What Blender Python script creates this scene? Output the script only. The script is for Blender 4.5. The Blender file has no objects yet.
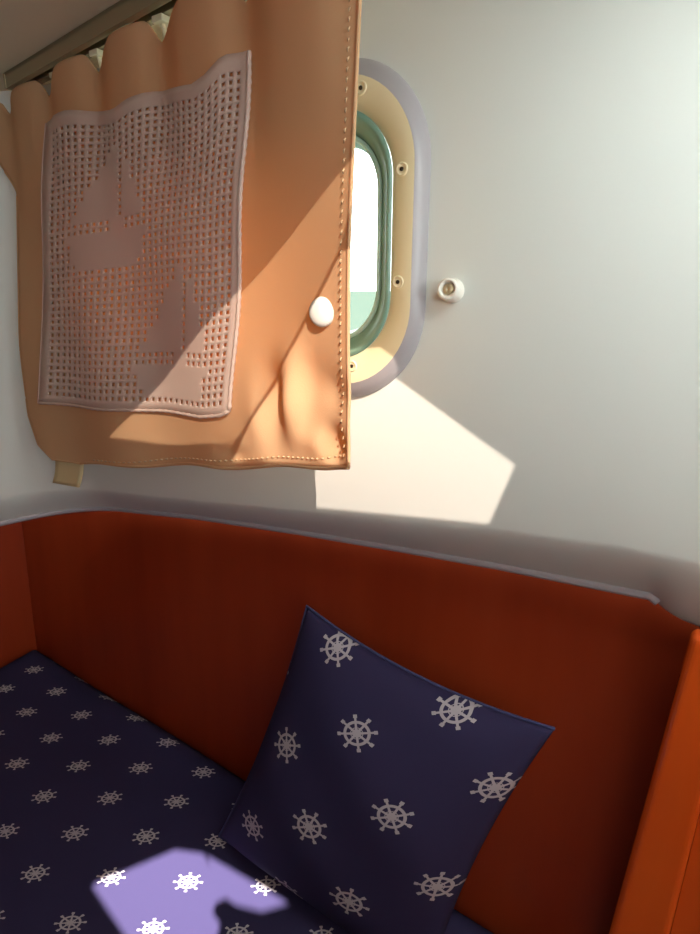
import bpy, bmesh, math, random
from mathutils import Vector, Matrix
random.seed(7)
S = bpy.context.scene
COL = S.collection

# ------------------------------------------------------------------ camera
FPX = 560.0
YAW, PITCH = math.radians(31.7), math.radians(17.5)
CAM = Vector((0, -.45, 1.19))
FW = Vector((-math.sin(YAW)*math.cos(PITCH), math.cos(YAW)*math.cos(PITCH), -math.sin(PITCH)))
RT = Vector((math.cos(YAW), math.sin(YAW), 0))
UP = RT.cross(FW)
def ray(px, py): return FW + RT*((px-350)/FPX) + UP*((467-py)/FPX)
def at_y(px, py, Y):
    d = ray(px, py); return CAM + d*((Y-CAM.y)/d.y)
def at_z(px, py, Z):
    d = ray(px, py); return CAM + d*((Z-CAM.z)/d.z)
cd = bpy.data.cameras.new('camera'); co = bpy.data.objects.new('camera', cd); COL.objects.link(co)
cd.sensor_fit = 'VERTICAL'; cd.sensor_height = 36; cd.lens = FPX/934*36; cd.clip_start = .01
co.matrix_world = Matrix(((RT.x, UP.x, -FW.x, CAM.x), (RT.y, UP.y, -FW.y, CAM.y), (RT.z, UP.z, -FW.z, CAM.z), (0, 0, 0, 1)))
S.camera = co

# ------------------------------------------------------------------ helpers
def obj(name, bm, mat, parent=None, smooth=True):
    me = bpy.data.meshes.new(name); bm.normal_update(); bm.to_mesh(me); bm.free()
    o = bpy.data.objects.new(name, me); COL.objects.link(o)
    for m in (mat if isinstance(mat, (list, tuple)) else [mat]): me.materials.append(m)
    if smooth:
        for p in me.polygons: p.use_smooth = True
    if parent: o.parent = parent
    return o
def struct(name, bm, mat, parent=None, smooth=True):
    o = obj(name, bm, mat, parent, smooth)
    if not parent: o['kind'] = 'structure'
    return o
def tag(o, label, cat, group=None):
    o['label'] = label; o['category'] = cat
    if group: o['group'] = group
    return o
def thing(name, label, cat, group=None):
    o = bpy.data.objects.new(name, None); COL.objects.link(o); o.empty_display_size = .02
    return tag(o, label, cat, group)
def solidify(o, t, off=0):
    m = o.modifiers.new('thick', 'SOLIDIFY'); m.thickness = t; m.offset = off; return o
def bevel(o, w, n=3):
    m = o.modifiers.new('bevel', 'BEVEL'); m.width = w; m.segments = n; m.limit_method = 'ANGLE'; return o
def sstep(a, b, x):
    t = max(0, min(1, (x-a)/(b-a))); return t*t*(3-2*t)
def lerp(a, b, t): return a+(b-a)*t
def curve1(pts, t):
    if t <= pts[0][0]: return pts[0][1]
    for (a, va), (b, vb) in zip(pts, pts[1:]):
        if t <= b: return va+(vb-va)*(t-a)/(b-a)
    return pts[-1][1]
def add_box(bm, lo, hi):
    vs = [bm.verts.new((x, y, z)) for x in (lo[0], hi[0]) for y in (lo[1], hi[1]) for z in (lo[2], hi[2])]
    for f in ((0, 1, 3, 2), (4, 6, 7, 5), (0, 4, 5, 1), (2, 3, 7, 6), (0, 2, 6, 4), (1, 5, 7, 3)):
        bm.faces.new([vs[i] for i in f])
def grid(bm, fn, nu, nv, uvfn=None):
    vs = [[bm.verts.new(fn(i/nu, j/nv)) for i in range(nu+1)] for j in range(nv+1)]
    uvl = bm.loops.layers.uv.verify() if uvfn else None
    for j in range(nv):
        for i in range(nu):
            f = bm.faces.new((vs[j][i], vs[j][i+1], vs[j+1][i+1], vs[j+1][i]))
            if uvfn:
                for l, (a, b) in zip(f.loops, ((i, j), (i+1, j), (i+1, j+1), (i, j+1))):
                    l[uvl].uv = uvfn(a/nu, b/nv)
    return vs
def add_tube(bm, pts, r, n=8, cap=True):
    pts = [Vector(p) for p in pts]; rings = []
    for i, p in enumerate(pts):
        t = (pts[min(i+1, len(pts)-1)]-pts[max(i-1, 0)]).normalized()
        a = t.cross(Vector((0, 0, 1)));  a = a if a.length > .1 else t.cross(Vector((0, 1, 0)))
        a.normalize(); b = t.cross(a)
        rr = r[i] if isinstance(r, (list, tuple)) else r
        rings.append([bm.verts.new(p+(a*math.cos(q)+b*math.sin(q))*rr) for q in (2*math.pi*k/n for k in range(n))])
    for A, B in zip(rings, rings[1:]):
        for k in range(n): bm.faces.new((A[k], A[(k+1) % n], B[(k+1) % n], B[k]))
    if cap: bm.faces.new(rings[0][::-1]); bm.faces.new(rings[-1])
def add_lathe(bm, c, axis, prof, n=32):
    """prof: list of (radius, distance along axis)"""
    axis = Vector(axis).normalized(); a = axis.cross(Vector((0, 0, 1))).normalized(); b = axis.cross(a); c = Vector(c)
    rings = []
    for r, h in prof:
        rings.append([bm.verts.new(c+axis*h+(a*math.cos(q)+b*math.sin(q))*max(r, 1e-5)) for q in (2*math.pi*k/n for k in range(n))])
    for A, B in zip(rings, rings[1:]):
        for k in range(n): bm.faces.new((A[k], A[(k+1) % n], B[(k+1) % n], B[k]))
def rrect(cx, cz, hx, hz, r, n=14):
    """rounded rectangle in XZ, counter-clockwise, starting at right side"""
    r = min(r, hx, hz); out = []
    for q, (sx, sz) in enumerate(((1, 1), (-1, 1), (-1, -1), (1, -1))):
        ox, oz = cx+sx*(hx-r), cz+sz*(hz-r)
        for k in range(n+1):
            a = math.pi/2*(q+k/n); out.append((ox+r*math.cos(a), oz+r*math.sin(a)))
    return out
def loft(bm, loops, closed=True):
    rings = [[bm.verts.new(p) for p in L] for L in loops]
    n = len(rings[0])
    for A, B in zip(rings, rings[1:]):
        for k in range(n if closed else n-1): bm.faces.new((A[k], A[(k+1) % n], B[(k+1) % n], B[k]))
    return rings
def fill(bm, loops):
    es = []
    for L in loops:
        vs = [bm.verts.new(p) for p in L]
        es += [bm.edges.new((vs[i], vs[(i+1) % len(vs)])) for i in range(len(vs))]
    bmesh.ops.triangle_fill(bm, edges=es, use_beauty=True)

def at_line(px, py, Y0, sl):
    d = ray(px, py); t = (Y0+sl*(CAM.x+.70)-CAM.y)/(d.y-sl*d.x); return CAM + d*t
def cline(v):
    s = max(0, min(1, v)); s = s*s*(3-2*s); return (-.034+(-.060+.034)*s, -.1495+(-.062+.1495)*s)
def at_c(px, py, v): return at_line(px, py, *cline(v))
# ------------------------------------------------------------------ materials
def new_mat(name, col, rough=.6, spec=.3, **kw):
    m = bpy.data.materials.new(name); m.use_nodes = True; b = m.node_tree.nodes['Principled BSDF']
    b.inputs['Base Color'].default_value = (*col, 1); b.inputs['Roughness'].default_value = rough
    b.inputs['Specular IOR Level'].default_value = spec
    for k, v in kw.items(): b.inputs[k.replace('_', ' ')].default_value = v
    return m
def bump(m, scale, strength, dist=.001, kind='ShaderNodeTexNoise', stretch=None):
    nt = m.node_tree; N = nt.nodes; L = nt.links
    tc = N.new('ShaderNodeTexCoord'); t = N.new(kind); bp = N.new('ShaderNodeBump')
    t.inputs['Scale'].default_value = scale
    src = tc.outputs['Object']
    if stretch:
        mp = N.new('ShaderNodeMapping'); mp.inputs['Scale'].default_value = stretch; L.new(src, mp.inputs[0]); src = mp.outputs[0]
    L.new(src, t.inputs['Vector'])
    bp.inputs['Strength'].default_value = strength; bp.inputs['Distance'].default_value = dist
    L.new(t.outputs[0], bp.inputs['Height']); L.new(bp.outputs[0], N['Principled BSDF'].inputs['Normal'])
    return m
def mottled(m, c1, c2, scale, stretch=(1, 1, 1), detail=4):
    nt = m.node_tree; N = nt.nodes; L = nt.links
    tc = N.new('ShaderNodeTexCoord'); mp = N.new('ShaderNodeMapping'); mp.inputs['Scale'].default_value = stretch
    t = N.new('ShaderNodeTexNoise'); t.inputs['Scale'].default_value = scale; t.inputs['Detail'].default_value = detail
    r = N.new('ShaderNodeValToRGB')
    r.color_ramp.elements[0].color = (*c1, 1); r.color_ramp.elements[0].position = .3
    r.color_ramp.elements[1].color = (*c2, 1); r.color_ramp.elements[1].position = .7
    L.new(tc.outputs['Object'], mp.inputs[0]); L.new(mp.outputs[0], t.inputs['Vector']); L.new(t.outputs[0], r.inputs[0])
    L.new(r.outputs[0], N['Principled BSDF'].inputs['Base Color'])
    return m

M = {}
M['liner'] = bump(new_mat('liner_vinyl', (.73, .745, .70), .55, .25), 260, .12, .0006)
M['piping'] = new_mat('piping_vinyl', (.42, .39, .43), .45, .3)
M['ceiling'] = bump(new_mat('headliner', (.84, .75, .55), .8, .1), 300, .15, .0006)
M['wood'] = bump(mottled(new_mat('mahogany', (.3, .05, .02), .38, .35), (.24, .026, .007), (.31, .040, .011), 16, (1.0, 1.0, .12)), 60, .05, .0005, stretch=(1, 1, .1))
M['wood_post'] = bump(mottled(new_mat('mahogany_varnish_lit', (.5, .1, .03), .25, .5), (.60, .075, .008), (.70, .105, .012), 16, (1.0, 1.0, .12)), 60, .04, .0005, stretch=(1, 1, .1))  # brighter than the panelling: strong light on the post put into the colour
M['cream'] = bump(new_mat('cream_plastic', (.78, .68, .45), .45, .3), 200, .04, .0004)
M['bezel'] = new_mat('bezel_plastic', (.38, .355, .37), .32, .45)
M['gasket'] = new_mat('green_gasket', (.17, .29, .22), .28, .5)
M['bead'] = new_mat('pane_edge_bead', (.42, .62, .52), .2, .6)
M['white'] = new_mat('white_plastic', (.82, .78, .70), .35, .4)
M['screw'] = new_mat('screw_metal', (.55, .46, .30), .35, .5, Metallic=.6)
M['dark'] = new_mat('screw_slot', (.03, .02, .012), .7, .2)
M['rail'] = new_mat('rail_aluminium', (.36, .30, .18), .42, .5, Metallic=.35)
M['hook'] = new_mat('hook_plastic', (.80, .74, .50), .3, .5)

M['stitch'] = new_mat('stitch_thread', (.62, .40, .22), .9, .1)
M['strap'] = new_mat('strap_tape', (.80, .66, .36), .8, .1)
M['floor'] = mottled(new_mat('cabin_sole', (.3, .15, .07), .5), (.22, .10, .05), (.32, .16, .08), 8, (1, 8, 1))
M['shellpaint'] = new_mat('gelcoat', (.75, .74, .70), .5, .3)
M['harbour'] = bump(new_mat('harbour_water', (.040, .055, .047), .9, 0), 3, .3, .05)

def translucent_mat(name, dif, tra, fac):
    m = bump(new_mat(name, dif, .9, .08), 700, .25, .0006)
    nt = m.node_tree; N = nt.nodes; L = nt.links
    t = N.new('ShaderNodeBsdfTranslucent'); t.inputs['Color'].default_value = (*tra, 1)
    mx = N.new('ShaderNodeMixShader'); mx.inputs[0].default_value = fac
    L.new(N['Principled BSDF'].outputs[0], mx.inputs[1]); L.new(t.outputs[0], mx.inputs[2])
    L.new(mx.outputs[0], N['Material Output'].inputs[0]); return m
M['curtain'] = translucent_mat('peach_curtain_cloth', (.80, .56, .32), (.84, .36, .06), .40)
M['crochet'] = translucent_mat('crochet_cotton', (.86, .69, .59), (.80, .46, .26), .30)

def clear_mat(name, tint, gl=.06):
    m = bpy.data.materials.new(name); m.use_nodes = True; nt = m.node_tree; N = nt.nodes; L = nt.links; N.clear()
    o = N.new('ShaderNodeOutputMaterial'); a = N.new('ShaderNodeBsdfTransparent'); g = N.new('ShaderNodeBsdfGlossy')
    a.inputs[0].default_value = (*tint, 1); g.inputs['Roughness'].default_value = .03
    mx = N.new('ShaderNodeMixShader'); mx.inputs[0].default_value = gl
    L.new(a.outputs[0], mx.inputs[1]); L.new(g.outputs[0], mx.inputs[2]); L.new(mx.outputs[0], o.inputs[0]); return m
M['glass'] = clear_mat('aqua_glass', (.93, .99, .96), .05)
M['sun_filter'] = clear_mat('smoked_sun_filter', (.062, .054, .048), .04)  # added filter that weakens the sun falling on the curtain
M['sun_filter_pale'] = clear_mat('tinted_sun_filter', (.110, .100, .094), .04)  # paler added filter for the sun patch on wall and curtain

def diffuser_mat(name, col):
    m = bpy.data.materials.new(name); m.use_nodes = True; nt = m.node_tree; N = nt.nodes; N.clear()
    o = N.new('ShaderNodeOutputMaterial'); a = N.new('ShaderNodeBsdfTranslucent'); a.inputs[0].default_value = (*col, 1)
    nt.links.new(a.outputs[0], o.inputs[0]); return m
M['diffuser'] = diffuser_mat('diffuser_sheet', (.50, .57, .59))  # added diffuser sheet, gives the wall soft top light
M['diffuser_dim'] = diffuser_mat('diffuser_sheet_dim', (.08, .09, .10))  # much dimmer sheet for the second added diffuser
def wheel_mat(name, ax, sx, by, rs, base, ink):
    """navy cloth printed with ship's wheels; the UV map counts repeats, so each whole number is a wheel centre"""
    m = bump(new_mat(name, base, .85, .12), 1200, .25, .0005); nt = m.node_tree; N = nt.nodes; L = nt.links
    def mth(op, a, b=None, c=None):
        n = N.new('ShaderNodeMath'); n.operation = op
        for i, v in enumerate((a, b, c)):
            if v is None: continue
            if isinstance(v, (int, float)): n.inputs[i].default_value = v
            else: L.new(v, n.inputs[i])
        return n.outputs[0]
    uv = N.new('ShaderNodeUVMap'); sp = N.new('ShaderNodeSeparateXYZ'); L.new(uv.outputs[0], sp.inputs[0])
    u, v = sp.outputs[0], sp.outputs[1]
    iv = mth('ROUND', v); dv = mth('SUBTRACT', v, iv); iu = mth('ROUND', u); du = mth('SUBTRACT', u, iu)
    x = mth('ADD', mth('MULTIPLY', du, ax), mth('MULTIPLY', dv, sx)); y = mth('MULTIPLY', dv, by)
    # uneven print: each wheel sits at its own small turn
    ph = mth('MULTIPLY', mth('SINE', mth('ADD', mth('MULTIPLY', iu, 12.9), mth('MULTIPLY', iv, 7.3))), .2)
    r = mth('SQRT', mth('ADD', mth('MULTIPLY', x, x), mth('MULTIPLY', y, y)))
    th = mth('ADD', mth('ARCTAN2', y, x), ph)
    def band(c, w): return mth('LESS_THAN', mth('ABSOLUTE', mth('SUBTRACT', r, c*rs)), w*rs)
    s4 = mth('MULTIPLY', mth('ABSOLUTE', mth('SINE', mth('MULTIPLY', th, 4))), mth('MULTIPLY', r, .25))   # ~ distance to spoke axis
    spoke = mth('MULTIPLY', mth('LESS_THAN', s4, .055*rs), mth('LESS_THAN', r, 1.0*rs))
    knob = mth('MULTIPLY', mth('LESS_THAN', s4, .095*rs), band(.92, .09))
    ring = band(.60, .075); hub = mth('LESS_THAN', r, .15*rs); ring2 = band(.30, .02)
    al = mth('MAXIMUM', mth('MAXIMUM', mth('MAXIMUM', spoke, knob), mth('MAXIMUM', ring, hub)), ring2)
    mix = N.new('ShaderNodeMix'); mix.data_type = 'RGBA'
    mix.inputs[6].default_value = (*base, 1); mix.inputs[7].default_value = (*ink, 1)
    L.new(al, mix.inputs[0]); L.new(mix.outputs[2], N['Principled BSDF'].inputs['Base Color'])
    return m
NAVY, INK = (.028, .023, .064), (.37, .335, .365)
M['bedcover'] = wheel_mat('navy_wheel_bedcover', .096, -.019, .084, .0180, NAVY, INK)
M['pillow'] = wheel_mat('navy_wheel_pillow', .100, 0.0, .100, .0215, NAVY, INK)

# ------------------------------------------------------------------ cabin liner (outer side wall with rolled lower lip)
CEIL = 1.415
DEPTH = .050
LIP = [(p.x, p.z) for p in (at_y(x, y, DEPTH-.006) for x, y in ((75, 507), (200, 520), (300, 535), (400, 552), (500, 570), (600, 590), (650, 600), (657, 606), (668, 615), (682, 623), (700, 630)))]+[(.9, .90)]
TURN = [(p.x, p.z) for p in (at_y(x, y, 0) for x, y in ((75, 486), (200, 500), (300, 509), (400, 520), (500, 528), (600, 541), (700, 560)))]+[(.9, .985)]
def turnz(X): return curve1(TURN, X) if X > TURN[0][0] else TURN[0][1]
def lipz(X): return curve1(LIP, X) if X > LIP[0][0] else LIP[0][1]
WING = Vector((-.474, -.88)).normalized()
CORN = Vector((-.763, 0))
# path in plan: (x, y, outward normal to the back, lip height)
path = []
FIL = .07
a0 = CORN+WING*FIL; b0 = CORN+Vector((FIL, 0))
for k in range(7): path.append((CORN+WING*lerp(.75, FIL, k/6)))
for k in range(1, 12):
    t = k/12; path.append(a0*(1-t)**2+CORN*2*t*(1-t)+b0*t*t)
NX = 260
xs = [lerp(b0.x, .95, k/NX) for k in range(NX+1)]
path += [Vector((x, 0)) for x in xs]
WX0, WX1, WZ0, WZ1 = -.625, -.2033, 1.0924, 1.369
WCX, WCZ, WHX, WHZ, WR = (WX0+WX1)/2, (WZ0+WZ1)/2, (WX1-WX0)/2, (WZ1-WZ0)/2, .083
bm = bmesh.new()
rows = []
for i, p in enumerate(path):
    q0 = path[max(i-1, 0)]; q1 = path[min(i+1, len(path)-1)]
    t = (q1-q0).normalized(); n = Vector((-t.y, t.x))          # n points away from the cabin
    zl, zt = lipz(p.x), turnz(p.x)
    prof = [(0, zt)]
    for k in range(1, 13):
        q = k/12; prof.append(((DEPTH-.006)*q**1.25, lerp(zt, zl+.004, q**.95)))
    prof += [(DEPTH-.003, zl+.001), (DEPTH, zl), (DEPTH+.006, zl+.001)]
    rows.append([(p.x+n.x*d, p.y+n.y*d, z) for d, z in prof])
loft(bm, rows, closed=False)
# flat upper field right of the fillet, with the opening for the portlight
i0 = 7+11
topl = [(x, 0, CEIL) for x in (xs[-1], xs[0])]
bot = [rows[i0+k][0] for k in range(NX+1)]
hole = [(x, 0, z) for x, z in rrect(WCX, WCZ, WHX-.012, WHZ-.012, WR-.01)]
fill(bm, [topl+bot, hole])
# fillet and wing above the lip
for i in range(i0):
    A, B = rows[i][0], rows[i+1][0]
    bm.faces.new([bm.verts.new(p) for p in (A, B, (B[0], B[1], CEIL), (A[0], A[1], CEIL))])
bmesh.ops.remove_doubles(bm, verts=bm.verts, dist=1e-5)
bmesh.ops.recalc_face_normals(bm, faces=bm.faces)
wall = struct('wall_outer', bm, M['liner'])
bm = bmesh.new()
pp = []
for i in range(2, len(path)):
    p = path[i]; q0 = path[max(i-1, 0)]; q1 = path[min(i+1, len(path)-1)]; t = (q1-q0).normalized(); n = Vector((-t.y, t.x))
    if p.x > .005: break
    pp.append((p.x+n.x*(DEPTH-.009), p.y+n.y*(DEPTH-.009), lipz(p.x)+.006))
add_tube(bm, pp, .0045, 10)
obj('piping', bm, M['piping'], wall)
# unseen boxes added to stop light leaks above the recessed panel at the left
bm = bmesh.new(); add_box(bm, (-1.35, -.02, .967), (-.80, .12, .977)); add_box(bm, (-1.35, -.9, .967), (-1.14, -.02, .977))
struct('light_leak_cover', bm, M['liner'], smooth=False)

# ------------------------------------------------------------------ lower mahogany panelling
bm = bmesh.new()
PB = [(-1.08, .058), (.9, .028)]
LEAN = .058                                                   # the panel leans outward with the hull, metres per metre
def panel(bm, a, b, z0, z1, th, n, lean=LEAN):
    vs = [bm.verts.new((p[0]+n[0]*(d+(z-.5)*lean), p[1]+n[1]*(d+(z-.5)*lean), z)) for p in (a, b) for d in (0, th) for z in (z0, z1)]
    for f in ((0, 1, 3, 2), (4, 6, 7, 5), (0, 4, 5, 1), (2, 3, 7, 6), (0, 2, 6, 4), (1, 5, 7, 3)): bm.faces.new([vs[i] for i in f])
panel(bm, PB[0], PB[1], .3, .965, .015, (0, 1)); bmesh.ops.recalc_face_normals(bm, faces=bm.faces)
struct('wall_outer_lower', bm, M['wood'], smooth=False)
bm = bmesh.new()
panel(bm, (-1.066, .12), (-1.30, -.95), .3, .965, .015, (-1, 0), 0); bmesh.ops.recalc_face_normals(bm, faces=bm.faces)
struct('wall_forward_lower', bm, M['wood'], smooth=False)
# right-hand mahogany post and the panel beside it
bm = bmesh.new(); add_box(bm, (.0285, .006, 0), (.060, .024, .936))
for v in bm.verts:
    if v.co.x < .04: v.co.x += (v.co.z-.936)*.045              # the post widens a little downward
o = struct('trim_2', bm, M['wood_post'], smooth=False); bevel(o, .006, 4)
bm = bmesh.new(); add_box(bm, (.0605, .012, 0), (.9, .024, .936)); struct('wall_aft_lower', bm, M['wood_post'], smooth=False)

# ------------------------------------------------------------------ ceiling with made-up openings that shape the light, floor, far wall
SUN = Vector((-1.1, 1.0, -1.0))
def to_ceil(P):
    k = (CEIL-P.z)/-SUN.z; return (P.x-SUN.x*k, P.y-SUN.y*k, CEIL)
gobo1 = [to_ceil(at_c(341, 254, .55)), to_ceil(at_c(247, 432, .9)), to_ceil(at_c(232, 462, .99)), to_ceil(at_y(310, 507, 0)), to_ceil(at_y(489, 524, 0)), to_ceil(at_y(515, 465, 0)), to_ceil(at_y(372, 361, 0))]  # unseen opening shaped to throw the sun patch on wall and curtain
gobo2 = [to_ceil(at_c(372, 130, .3)), to_ceil(at_c(338, 252, .55)), to_ceil(at_c(243, 432, .9)), to_ceil(at_c(232, 446, .95)), to_ceil(at_c(110, 440, .93))]  # unseen opening shaped for the fainter sun area on the curtain
gobo3 = [to_ceil(at_z(x, y, .5)) for x, y in ((92, 885), (175, 850), (203, 854), (211, 869), (207, 856), (288, 903), (262, 912), (236, 906), (226, 899), (216, 904), (212, 914), (220, 926), (216, 940), (206, 985), (160, 990))]  # unseen opening shaped as the berth sun patch, shadow notch and blob included
SILL = 1.13
diffuser1 = [(-.06, -.115, CEIL), (.56, -.115, CEIL), (.56, -.270, CEIL), (.015, -.270, CEIL)]  # unseen opening added near the wall for top light
diffuser2 = [(-.05, -.53, CEIL), (.55, -.53, CEIL), (.55, -.93, CEIL), (-.05, -.93, CEIL)]  # unseen opening added over the foreground for weak fill
bm = bmesh.new()
fill(bm, [[(-1.4, .12, CEIL), (1.1, .12, CEIL), (1.1, -1.7, CEIL), (-1.4, -1.7, CEIL)], gobo1, gobo2, gobo3, diffuser1, diffuser2])
bmesh.ops.recalc_face_normals(bm, faces=bm.faces)
o = struct('ceiling', bm, M['ceiling'], smooth=False)
bm = bmesh.new(); bm.faces.new([bm.verts.new((x, y, z)) for x, y, z in gobo2]); struct('window_2', bm, M['sun_filter'], smooth=False)  # unseen pane added to dim the sun on the curtain
bm = bmesh.new(); bm.faces.new([bm.verts.new((x, y, z)) for x, y, z in gobo1]); struct('window_3', bm, M['sun_filter_pale'], smooth=False)  # unseen pane added to tone down the wall sun patch
for k, F in enumerate((diffuser1, diffuser2)):
    bm = bmesh.new(); bm.faces.new([bm.verts.new(p) for p in F]); struct('window_%d' % (4+k), bm, M[('diffuser', 'diffuser_dim')[k]], smooth=False)  # unseen panes added to scatter sun and sky light downward
bm = bmesh.new(); add_box(bm, (-1.4, -1.7, -.02), (1.0, .12, 0)); struct('floor', bm, M['floor'], smooth=False)
bm = bmesh.new(); add_box(bm, (-1.4, -1.72, 0), (1.0, -1.70, CEIL)); struct('wall_inner', bm, M['wood'], smooth=False)
bm = bmesh.new(); add_box(bm, (.62, -1.7, 0), (.64, -.004, SILL)); struct('aft_light_blocker', bm, M['wood'], smooth=False)  # unseen, placed to keep the side light off the lower berth
bm = bmesh.new(); add_box(bm, (-1.42, -1.7, 0), (-1.40, .12, CEIL)); struct('wall_forward', bm, M['wood'], smooth=False)
# berth base under the mattress
bm = bmesh.new(); add_box(bm, (-1.06, -.74, 0), (.02, .024, .378)); struct('trim_3', bm, M['wood'], smooth=False)

# ------------------------------------------------------------------ portlight
def ring_loop(ix, iz, y, rr): return [(x, y, z) for x, z in rrect(WCX, WCZ, WHX-ix, WHZ-iz, WR-rr)]
bm = bmesh.new()
loft(bm, [ring_loop(0, 0, .0, 0), ring_loop(.0005, .0015, -.005, .001), ring_loop(.003, .008, -.0105, .006), ring_loop(.0065, .0145, -.0135, .012), ring_loop(.0075, .0155, -.014, .013)])
win = struct('window_1', bm, M['bezel'])
bm = bmesh.new()
loft(bm, [ring_loop(.0075, .0155, -.014, .013), ring_loop(.009, .017, -.0142, .014), ring_loop(.026, .038, -.0142, .028), ring_loop(.027, .039, -.012, .029), ring_loop(.027, .039, .03, .029)])
obj('frame', bm, M['cream'], win)
bm = bmesh.new()
loft(bm, [ring_loop(.0262, .0382, -.0142, .028), ring_loop(.0268, .0395, -.0165, .029), ring_loop(.030, .043, -.0165, .031), ring_loop(.033, .047, -.012, .034),
          ring_loop(.036, .050, -.010, .036), ring_loop(.040, .054, -.006, .038), ring_loop(.044, .058, .002, .040), ring_loop(.046, .061, .012, .041)])
obj('gasket', bm, M['gasket'], win)
bm = bmesh.new()
loft(bm, [ring_loop(.0395, .0535, -.0068, .0375), ring_loop(.0405, .0545, -.0090, .038), ring_loop(.0425, .0565, -.0090, .039), ring_loop(.0435, .0575, -.002, .0395)])
obj('pane_bead', bm, M['bead'], win)
bm = bmesh.new(); bm.faces.new([bm.verts.new(p) for p in ring_loop(.044, .058, .008, .04)])
obj('glass', bm, M['glass'], win, smooth=False)
for px, py in ((361, 88), (402, 169), (398, 282), (352, 366), (300, 60), (220, 100), (230, 330), (290, 385)):
    c = at_y(px, py, -.0142)
    bm = bmesh.new(); add_lathe(bm, c, (0, -1, 0), [(.0052, 0), (.0050, .0008), (.0040, .0012), (.0036, .0006), (.0033, .0004), (0, .0005)], 24)
    s = obj('screw', bm, M['cream'], win)
    bm = bmesh.new(); add_lathe(bm, c, (0, -1, 0), [(.0017, .0003), (.0016, .0011), (0, .0012)], 12)
    obj('slot', bm, M['dark'], s)
# outer hull skin around the light and the harbour outside
bm = bmesh.new()
loft(bm, [ring_loop(-.004, -.004, .002, 0), ring_loop(.02, .03, .03, .02), ring_loop(.02, .03, .045, .02)])
struct('trim_4', bm, M['shellpaint'])
bm = bmesh.new(); bm.faces.new([bm.verts.new(p) for p in ((-400, .6, .1), (400, .6, .1), (400, 900, .1), (-400, 900, .1))])
struct('water', bm, M['harbour'], smooth=False)

# ------------------------------------------------------------------ curtain rail
LEFT = [(0, (-26, 106)), (.15, (-4, 152)), (.25, (16, 192)), (.45, (21, 290)), (.6, (23, 350)), (.8, (31, 415)), (.9, (41, 444)), (.96, (54, 459)), (1, (78, 464))]
RIGHT = [(0, (359, -112)), (.20, (357, 0)), (.6, (350, 250)), (1, (348, 468))]
def edge(tab, v):
    return (curve1([(a, p[0]) for a, p in tab], v), curve1([(a, p[1]) for a, p in tab], v))
HX0, HSP = at_c(94, 62, 0).x, at_c(157, 26, 0).x-at_c(94, 62, 0).x       # hook positions along the rail
def wave(X, Z):
    """how far the cloth stands off its mean plane (negative = toward the cabin)"""
    d = (1.40-Z)/.36
    A = .011*(1-sstep(-.1, .5, d))
    ph = (X-HX0)/HSP
    w = .5-.5*math.cos(2*math.pi*(ph+.08*math.sin(2*math.pi*ph)))
    y = -A*(w-.42)
    y += -.0035*math.sin((X+.25)*34+Z*5)*sstep(.25, .7, d)
    for (px, py, sx, sz, h) in DENTS:
        g = at_c(px, py, .88); y += h*math.exp(-((X-g.x)/sx)**2-((Z-g.z)/sz)**2)
    return y
DENTS = [(270, 398, .014, .026, .014), (292, 402, .013, .032, -.013), (332, 447, .010, .014, .014), (318, 445, .02, .012, -.005), (312, 380, .018, .02, .004), (335, 392, .012, .014, .005), (235, 455, .02, .012, .006), (262, 420, .015, .03, -.006)]
def cloth(u, v, lift=0):
    l, r = edge(LEFT, v), edge(RIGHT, v)
    P = at_c(lerp(l[0], r[0], u), lerp(l[1], r[1], u), v)
    fr = ((P.x-HX0)/HSP) % 1.0
    saw = 1-fr/.55 if fr < .55 else (0 if fr < .80 else (fr-.80)/.20)      # straight sag to each hook, taut between
    P.z += -.026*saw*(1-sstep(0, .16, v))
    P.z = min(P.z, CEIL-.0160)
    P.z += .0015*math.sin(u*19)*sstep(.9, 1, v)
    P.y += wave(P.x, P.z)+lift
    return P
def cloth_px(px, py, lift):
    v = .5
    for k in range(12):
        l, r = edge(LEFT, v), edge(RIGHT, v); u = (px-l[0])/(r[0]-l[0])
        e = py-lerp(l[1], r[1], u); v = max(0, min(1, v+e/520))
    return cloth(u, v, lift)
cur = thing('curtain', 'peach curtain hung over the oval portlight with crocheted sailboat panel', 'curtain')
cur.location = (0, 0, 0)
bm = bmesh.new(); grid(bm, cloth, 170, 130)
o = obj('cloth', bm, M['curtain'], cur); solidify(o, .0016, 0)
# hem cord on the side and bottom
bm = bmesh.new()
add_tube(bm, [cloth(1, k/120) for k in range(121)], .0016, 6)
add_tube(bm, [cloth(k/120, 1) for k in range(121)], .0018, 6)
add_tube(bm, [cloth(0, .2+.8*k/80) for k in range(81)], .0014, 6)
obj('hem', bm, M['curtain'], cur)['label'] = 'stitched edge cord'
bm = bmesh.new()
for k in range(52):
    v = .14+.85*k/52; a, b = cloth(.982, v, -.0022), cloth(.979, v+.008, -.0022)
    add_tube(bm, [a, a.lerp(b, .5)+Vector((0, -.0008, 0)), b], [.0004, .0008, .0004], 6)
for k in range(52):
    u = .10+.87*k/52; a, b = cloth(u, .979, -.0022), cloth(u+.008, .979, -.0022)
    add_tube(bm, [a, a.lerp(b, .5)+Vector((0, -.0006, 0)), b], [.0005, .0009, .0005], 6)
obj('stitching', bm, M['stitch'], cur)
# button
B = cloth_px(323, 312, -.001)
bm = bmesh.new(); add_lathe(bm, B, (.08, -1, .1), [(.0108, -.001), (.0112, .001), (.0105, .0028), (.0085, .0042), (.005, .0050), (0, .0053)], 32)
obj('snap_button', bm, M['white'], cur)
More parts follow.
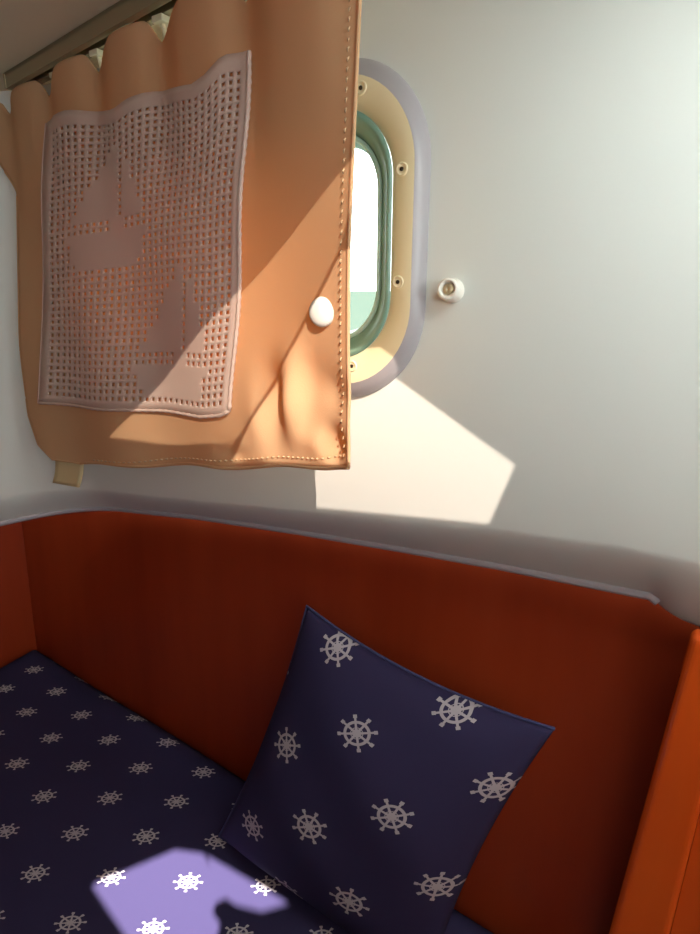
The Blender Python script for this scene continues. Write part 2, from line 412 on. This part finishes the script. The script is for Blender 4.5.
# crochet panel: filet net with two sailboats left solid
NC, NR = 32, 44
def solid(c, r):
    x, y = (c+.5)/NC, (r+.5)/NR
    if c < 1 or c >= NC-1 or r < 2 or r >= NR-1: return True
    def boat(ax, top, sc):                                     # ax mast column, top row, sc scale
        yy = (y-top)/sc; xx = (x-ax)/sc
        if 0 <= yy <= .255:
            t = yy/.255
            if -.02-.21*t <= xx <= -.012: return True         # main sail
            if .032 <= xx <= .035+.10*max(0, t-.15)/.85 and t > .15: return True    # jib
        if .30 <= yy <= .40:
            t = (yy-.30)/.10
            if -.25+.06*t <= xx <= .15-.05*t: return True      # hull
        if .255 < yy < .30 and -.03 < xx < .03: return True
        return False
    return boat(.375, .135, 1.0) or boat(.725, .565, 1.0)
def crop(u, v, hole=0):
    ty = curve1([((x-47)/203, y) for x, y in ((47, 123), (58, 117), (75, 112), (100, 112), (120, 112), (135, 101), (152, 93), (178, 90), (200, 87), (213, 77), (228, 57), (250, 51))], u); ty = lerp(ty, lerp(122, 51, u), min(1, v*2.2)); by = curve1([(0, 402), (.3, 408), (.65, 411), (.85, 416), (.96, 414), (1, 409)], u); bx = lerp(43, 236, u)
    tx = lerp(47, 250, u)
    px = lerp(tx, bx, v)+1.6*math.sin(v*11)*u; py = lerp(ty, by, v)
    return cloth_px(px, py, -.0036)
bm = bmesh.new()
V = [[bm.verts.new(crop(i/NC, j/NR)) for i in range(NC+1)] for j in range(NR+1)]
for j in range(NR):
    for i in range(NC):
        q = [V[j][i], V[j][i+1], V[j+1][i+1], V[j+1][i]]
        if solid(i, j): bm.faces.new(q); continue
        m = .26
        h = [bm.verts.new(crop((i+a+random.uniform(-.04, .04))/NC, (j+b+random.uniform(-.04, .04))/NR)) for a, b in ((m, m), (1-m, m), (1-m, 1-m), (m, 1-m))]
        for k in range(4): bm.faces.new((q[k], q[(k+1) % 4], h[(k+1) % 4], h[k]))
o = obj('crochet_panel', bm, M['crochet'], cur); solidify(o, .0016, 0)
o['label'] = 'crocheted cotton panel with two sailboats'
bm = bmesh.new()
add_tube(bm, [crop(1, k/80) for k in range(81)], [.0016+.0006*(k % 2) for k in range(81)], 6)
add_tube(bm, [crop(k/60, 1) for k in range(61)], [.0016+.0006*(k % 2) for k in range(61)], 6)
add_tube(bm, [crop(0, k/80) for k in range(81)], .0014, 6)
obj('crochet_edging', bm, M['crochet'], o)
# tie tab below the hem
bm = bmesh.new()
def tab(u, v):
    l = (lerp(51, 45, v), lerp(455, 485, v)); r = (lerp(79, 71, v), lerp(455, 490, v))
    P = at_c(lerp(l[0], r[0], u), lerp(l[1], r[1], u), 1); P.y += .006+.006*math.sin(v*2); return P
grid(bm, tab, 6, 10); o = obj('tie_tab', bm, M['strap'], cur); solidify(o, .0018, 0)
o['label'] = 'short cream tape tab'
# hooks holding the cloth to the rail
RS = -.1495
def rail_y(X): return -.034+RS*(X+.70)
for k in range(-1, 4):
    X = HX0+HSP*k+(.02 if k == -1 else 0); Y = rail_y(X)+.006
    bm = bmesh.new()
    add_box(bm, (X-.006, Y-.006, CEIL-.020), (X+.006, Y+.006, CEIL-.0150))
    add_tube(bm, [(X, Y, CEIL-.019), (X+.001, Y+.001, CEIL-.028), (X+.001, Y, CEIL-.038)], .0022, 8)
    o = obj('hook', bm, M['hook'], cur, smooth=False); bevel(o, .0012, 2)
rl = thing('curtain_rail', 'metal curtain track screwed to the ceiling above the peach curtain', 'curtain rail')
rl.location = (at_z(14, 80, CEIL-.005).x, 0, CEIL); rl.location.y = rail_y(rl.location.x); rl.rotation_euler.z = math.atan(RS)
bm = bmesh.new()
add_box(bm, (0, -.010, -.0145), (.62, -.0065, -.0005)); add_box(bm, (0, .0065, -.0145), (.62, .010, -.0005)); add_box(bm, (0, -.010, -.0035), (.62, .010, -.0003))
add_box(bm, (0, -.0065, -.0145), (.62, -.0035, -.0130)); add_box(bm, (0, .0035, -.0145), (.62, .0065, -.0130))
o = obj('track', bm, M['rail'], rl, smooth=False)
bm = bmesh.new(); add_box(bm, (-.004, -.0107, -.015), (0, .0107, -.0003)); o = obj('end_cap', bm, M['rail'], rl, smooth=False); bevel(o, .001, 2)

# ------------------------------------------------------------------ snap stud on the wall
c = at_y(453, 291, 0)
st = thing('snap_stud', 'small white snap stud screwed to the pale wall right of portlight', 'snap stud'); st.location = c
bm = bmesh.new(); add_lathe(bm, (0, 0, 0), (.05, -1, .12), [(.0095, -.0004), (.0098, .002), (.0088, .004), (.0080, .010), (.0086, .0125), (.0084, .0140), (.0066, .0146), (.0058, .0135), (.0055, .0115), (0, .0115)], 32)
obj('stud', bm, M['white'], st)
bm = bmesh.new(); add_lathe(bm, (0, 0, 0), (.05, -1, .12), [(.0046, .0112), (.0044, .0125), (.0030, .0132), (.0012, .0132), (.0008, .0122), (0, .0122)], 24)
obj('screw', bm, M['screw'], st)

# ------------------------------------------------------------------ mattress under its bedcover
O = at_z(111, 877, .5); a = Vector((.0845, .0463)); b = Vector((.0066, -.0580)); det = a.x*b.y-a.y*b.x
def lat(x, y):
    dx, dy = x-O.x, y-O.y; return ((dx*b.y-dy*b.x)/det, (a.x*dy-a.y*dx)/det)
bm = bmesh.new()
NXm, NYm = 110, 80
def mpos(u, v):
    x = lerp(-1.075, .018, u); y0 = .052+(.024-.052)*u; y = lerp(y0, -.74, v)
    e = min(u/.04, (1-u)/.04, v/.04, (1-v)/.05, 1); z = .5-.022*(1-e)**2
    z += .0015*math.sin(x*17+y*9)+.0012*math.sin(y*23-x*6)
    return Vector((x, y, z))
vs = grid(bm, mpos, NXm, NYm, lambda u, v: lat(*mpos(u, v)[:2]))
uvl = bm.loops.layers.uv.verify()
rim = [vs[0][i] for i in range(NXm+1)]+[vs[j][NXm] for j in range(1, NYm+1)]+[vs[NYm][i] for i in range(NXm-1, -1, -1)]+[vs[j][0] for j in range(NYm-1, 0, -1)]
low = [bm.verts.new((v.co.x, v.co.y, .380)) for v in rim]
n = len(rim)
for k in range(n):
    f = bm.faces.new((rim[k], low[k], low[(k+1) % n], rim[(k+1) % n]))
    for l in f.loops: l[uvl].uv = lat(l.vert.co.x, l.vert.co.y-(.5-l.vert.co.z))
bm.faces.new(low)
bmesh.ops.recalc_face_normals(bm, faces=bm.faces)
tag(obj('mattress', bm, M['bedcover']), "berth mattress in navy cover printed with white ship's wheels below the pillow", 'mattress')

# ------------------------------------------------------------------ pillow leaning on the panel
PD = at_z(219, 836, .506); PC = at_z(428, 985, .508)
PA = at_y(307, 606, .006); PBc = at_y(555, 729, .006)
def pil(s, t, side):
    q = PD.lerp(PC, s).lerp(PA.lerp(PBc, s), t)
    n = (PC-PD).cross(PA-PD).normalized()
    if n.y > 0: n = -n
    # concave outline between the pointed corners
    cx = (s-.5); cz = (t-.5)
    e1 = 4*t*(1-t); e0 = 4*s*(1-s)
    inn = .012
    q += (PC-PD).normalized()*(-inn*e1*2*cx*abs(2*cx)) + (PA-PD).normalized()*(-inn*e0*2*cz*abs(2*cz)*(0.3 if t < .5 else 1.3))
    h = (max(0, e0)**.55)*(max(0, e1)**.55)
    q += n*(side*h*(.052 if side > 0 else .020))
    q += n*(.0025*math.sin(s*9+t*14)*h*side)
    return q
def puv(s, t):
    ds, dt = s-.17, t-.215
    A = ((.258, -.238), (.19, .185)); dd = A[0][0]*A[1][1]-A[0][1]*A[1][0]
    return ((ds*A[1][1]-A[0][1]*dt)/dd, (A[0][0]*dt-ds*A[1][0])/dd)
bm = bmesh.new()
grid(bm, lambda u, v: pil(u, v, 1), 60, 60, puv); grid(bm, lambda u, v: pil(u, v, -1), 60, 60, puv)
bmesh.ops.remove_doubles(bm, verts=bm.verts, dist=1e-5); bmesh.ops.recalc_face_normals(bm, faces=bm.faces)
pl = tag(obj('pillow', bm, M['pillow']), "navy pillow printed with ship's wheels leaning on the mahogany panel", 'pillow')
bm = bmesh.new()
loop = [pil(0, k/40, 1) for k in range(41)]+[pil(k/40, 1, 1) for k in range(1, 41)]
add_tube(bm, loop, .0016, 6)
add_tube(bm, [pil(k/40, 0, 1) for k in range(41)], .0016, 6)
obj('seam', bm, new_mat('navy_seam', (.05, .05, .12), .8, .1), pl)

# ------------------------------------------------------------------ light
sd = bpy.data.lights.new('sun', 'SUN'); so = bpy.data.objects.new('sun', sd); COL.objects.link(so)
sd.energy = 60; sd.angle = math.radians(.28); sd.color = (1, .92, .83)
so.rotation_euler = SUN.to_track_quat('-Z', 'Y').to_euler(); so.location = (1.5, -1.5, 3)
w = bpy.data.worlds.new('sky'); S.world = w; w.use_nodes = True
bg = w.node_tree.nodes['Background']; bg.inputs[0].default_value = (.88, .98, 1.0, 1); bg.inputs[1].default_value = 7

pd = bpy.data.lights.new('opening_portal', 'AREA'); pd.shape = 'RECTANGLE'; pd.size = 1.7; pd.size_y = CEIL-SILL; pd.cycles.is_portal = True
po = bpy.data.objects.new('opening_portal', pd); COL.objects.link(po); po.location = (.63, -.85, (CEIL+SILL)/2); po.rotation_euler = (math.pi/2, 0, math.pi/2)
S.view_settings.view_transform = 'Standard'; S.view_settings.look = 'None'
S.view_settings.gamma = 1; S.view_settings.use_curve_mapping = False; S.view_settings.exposure = 0
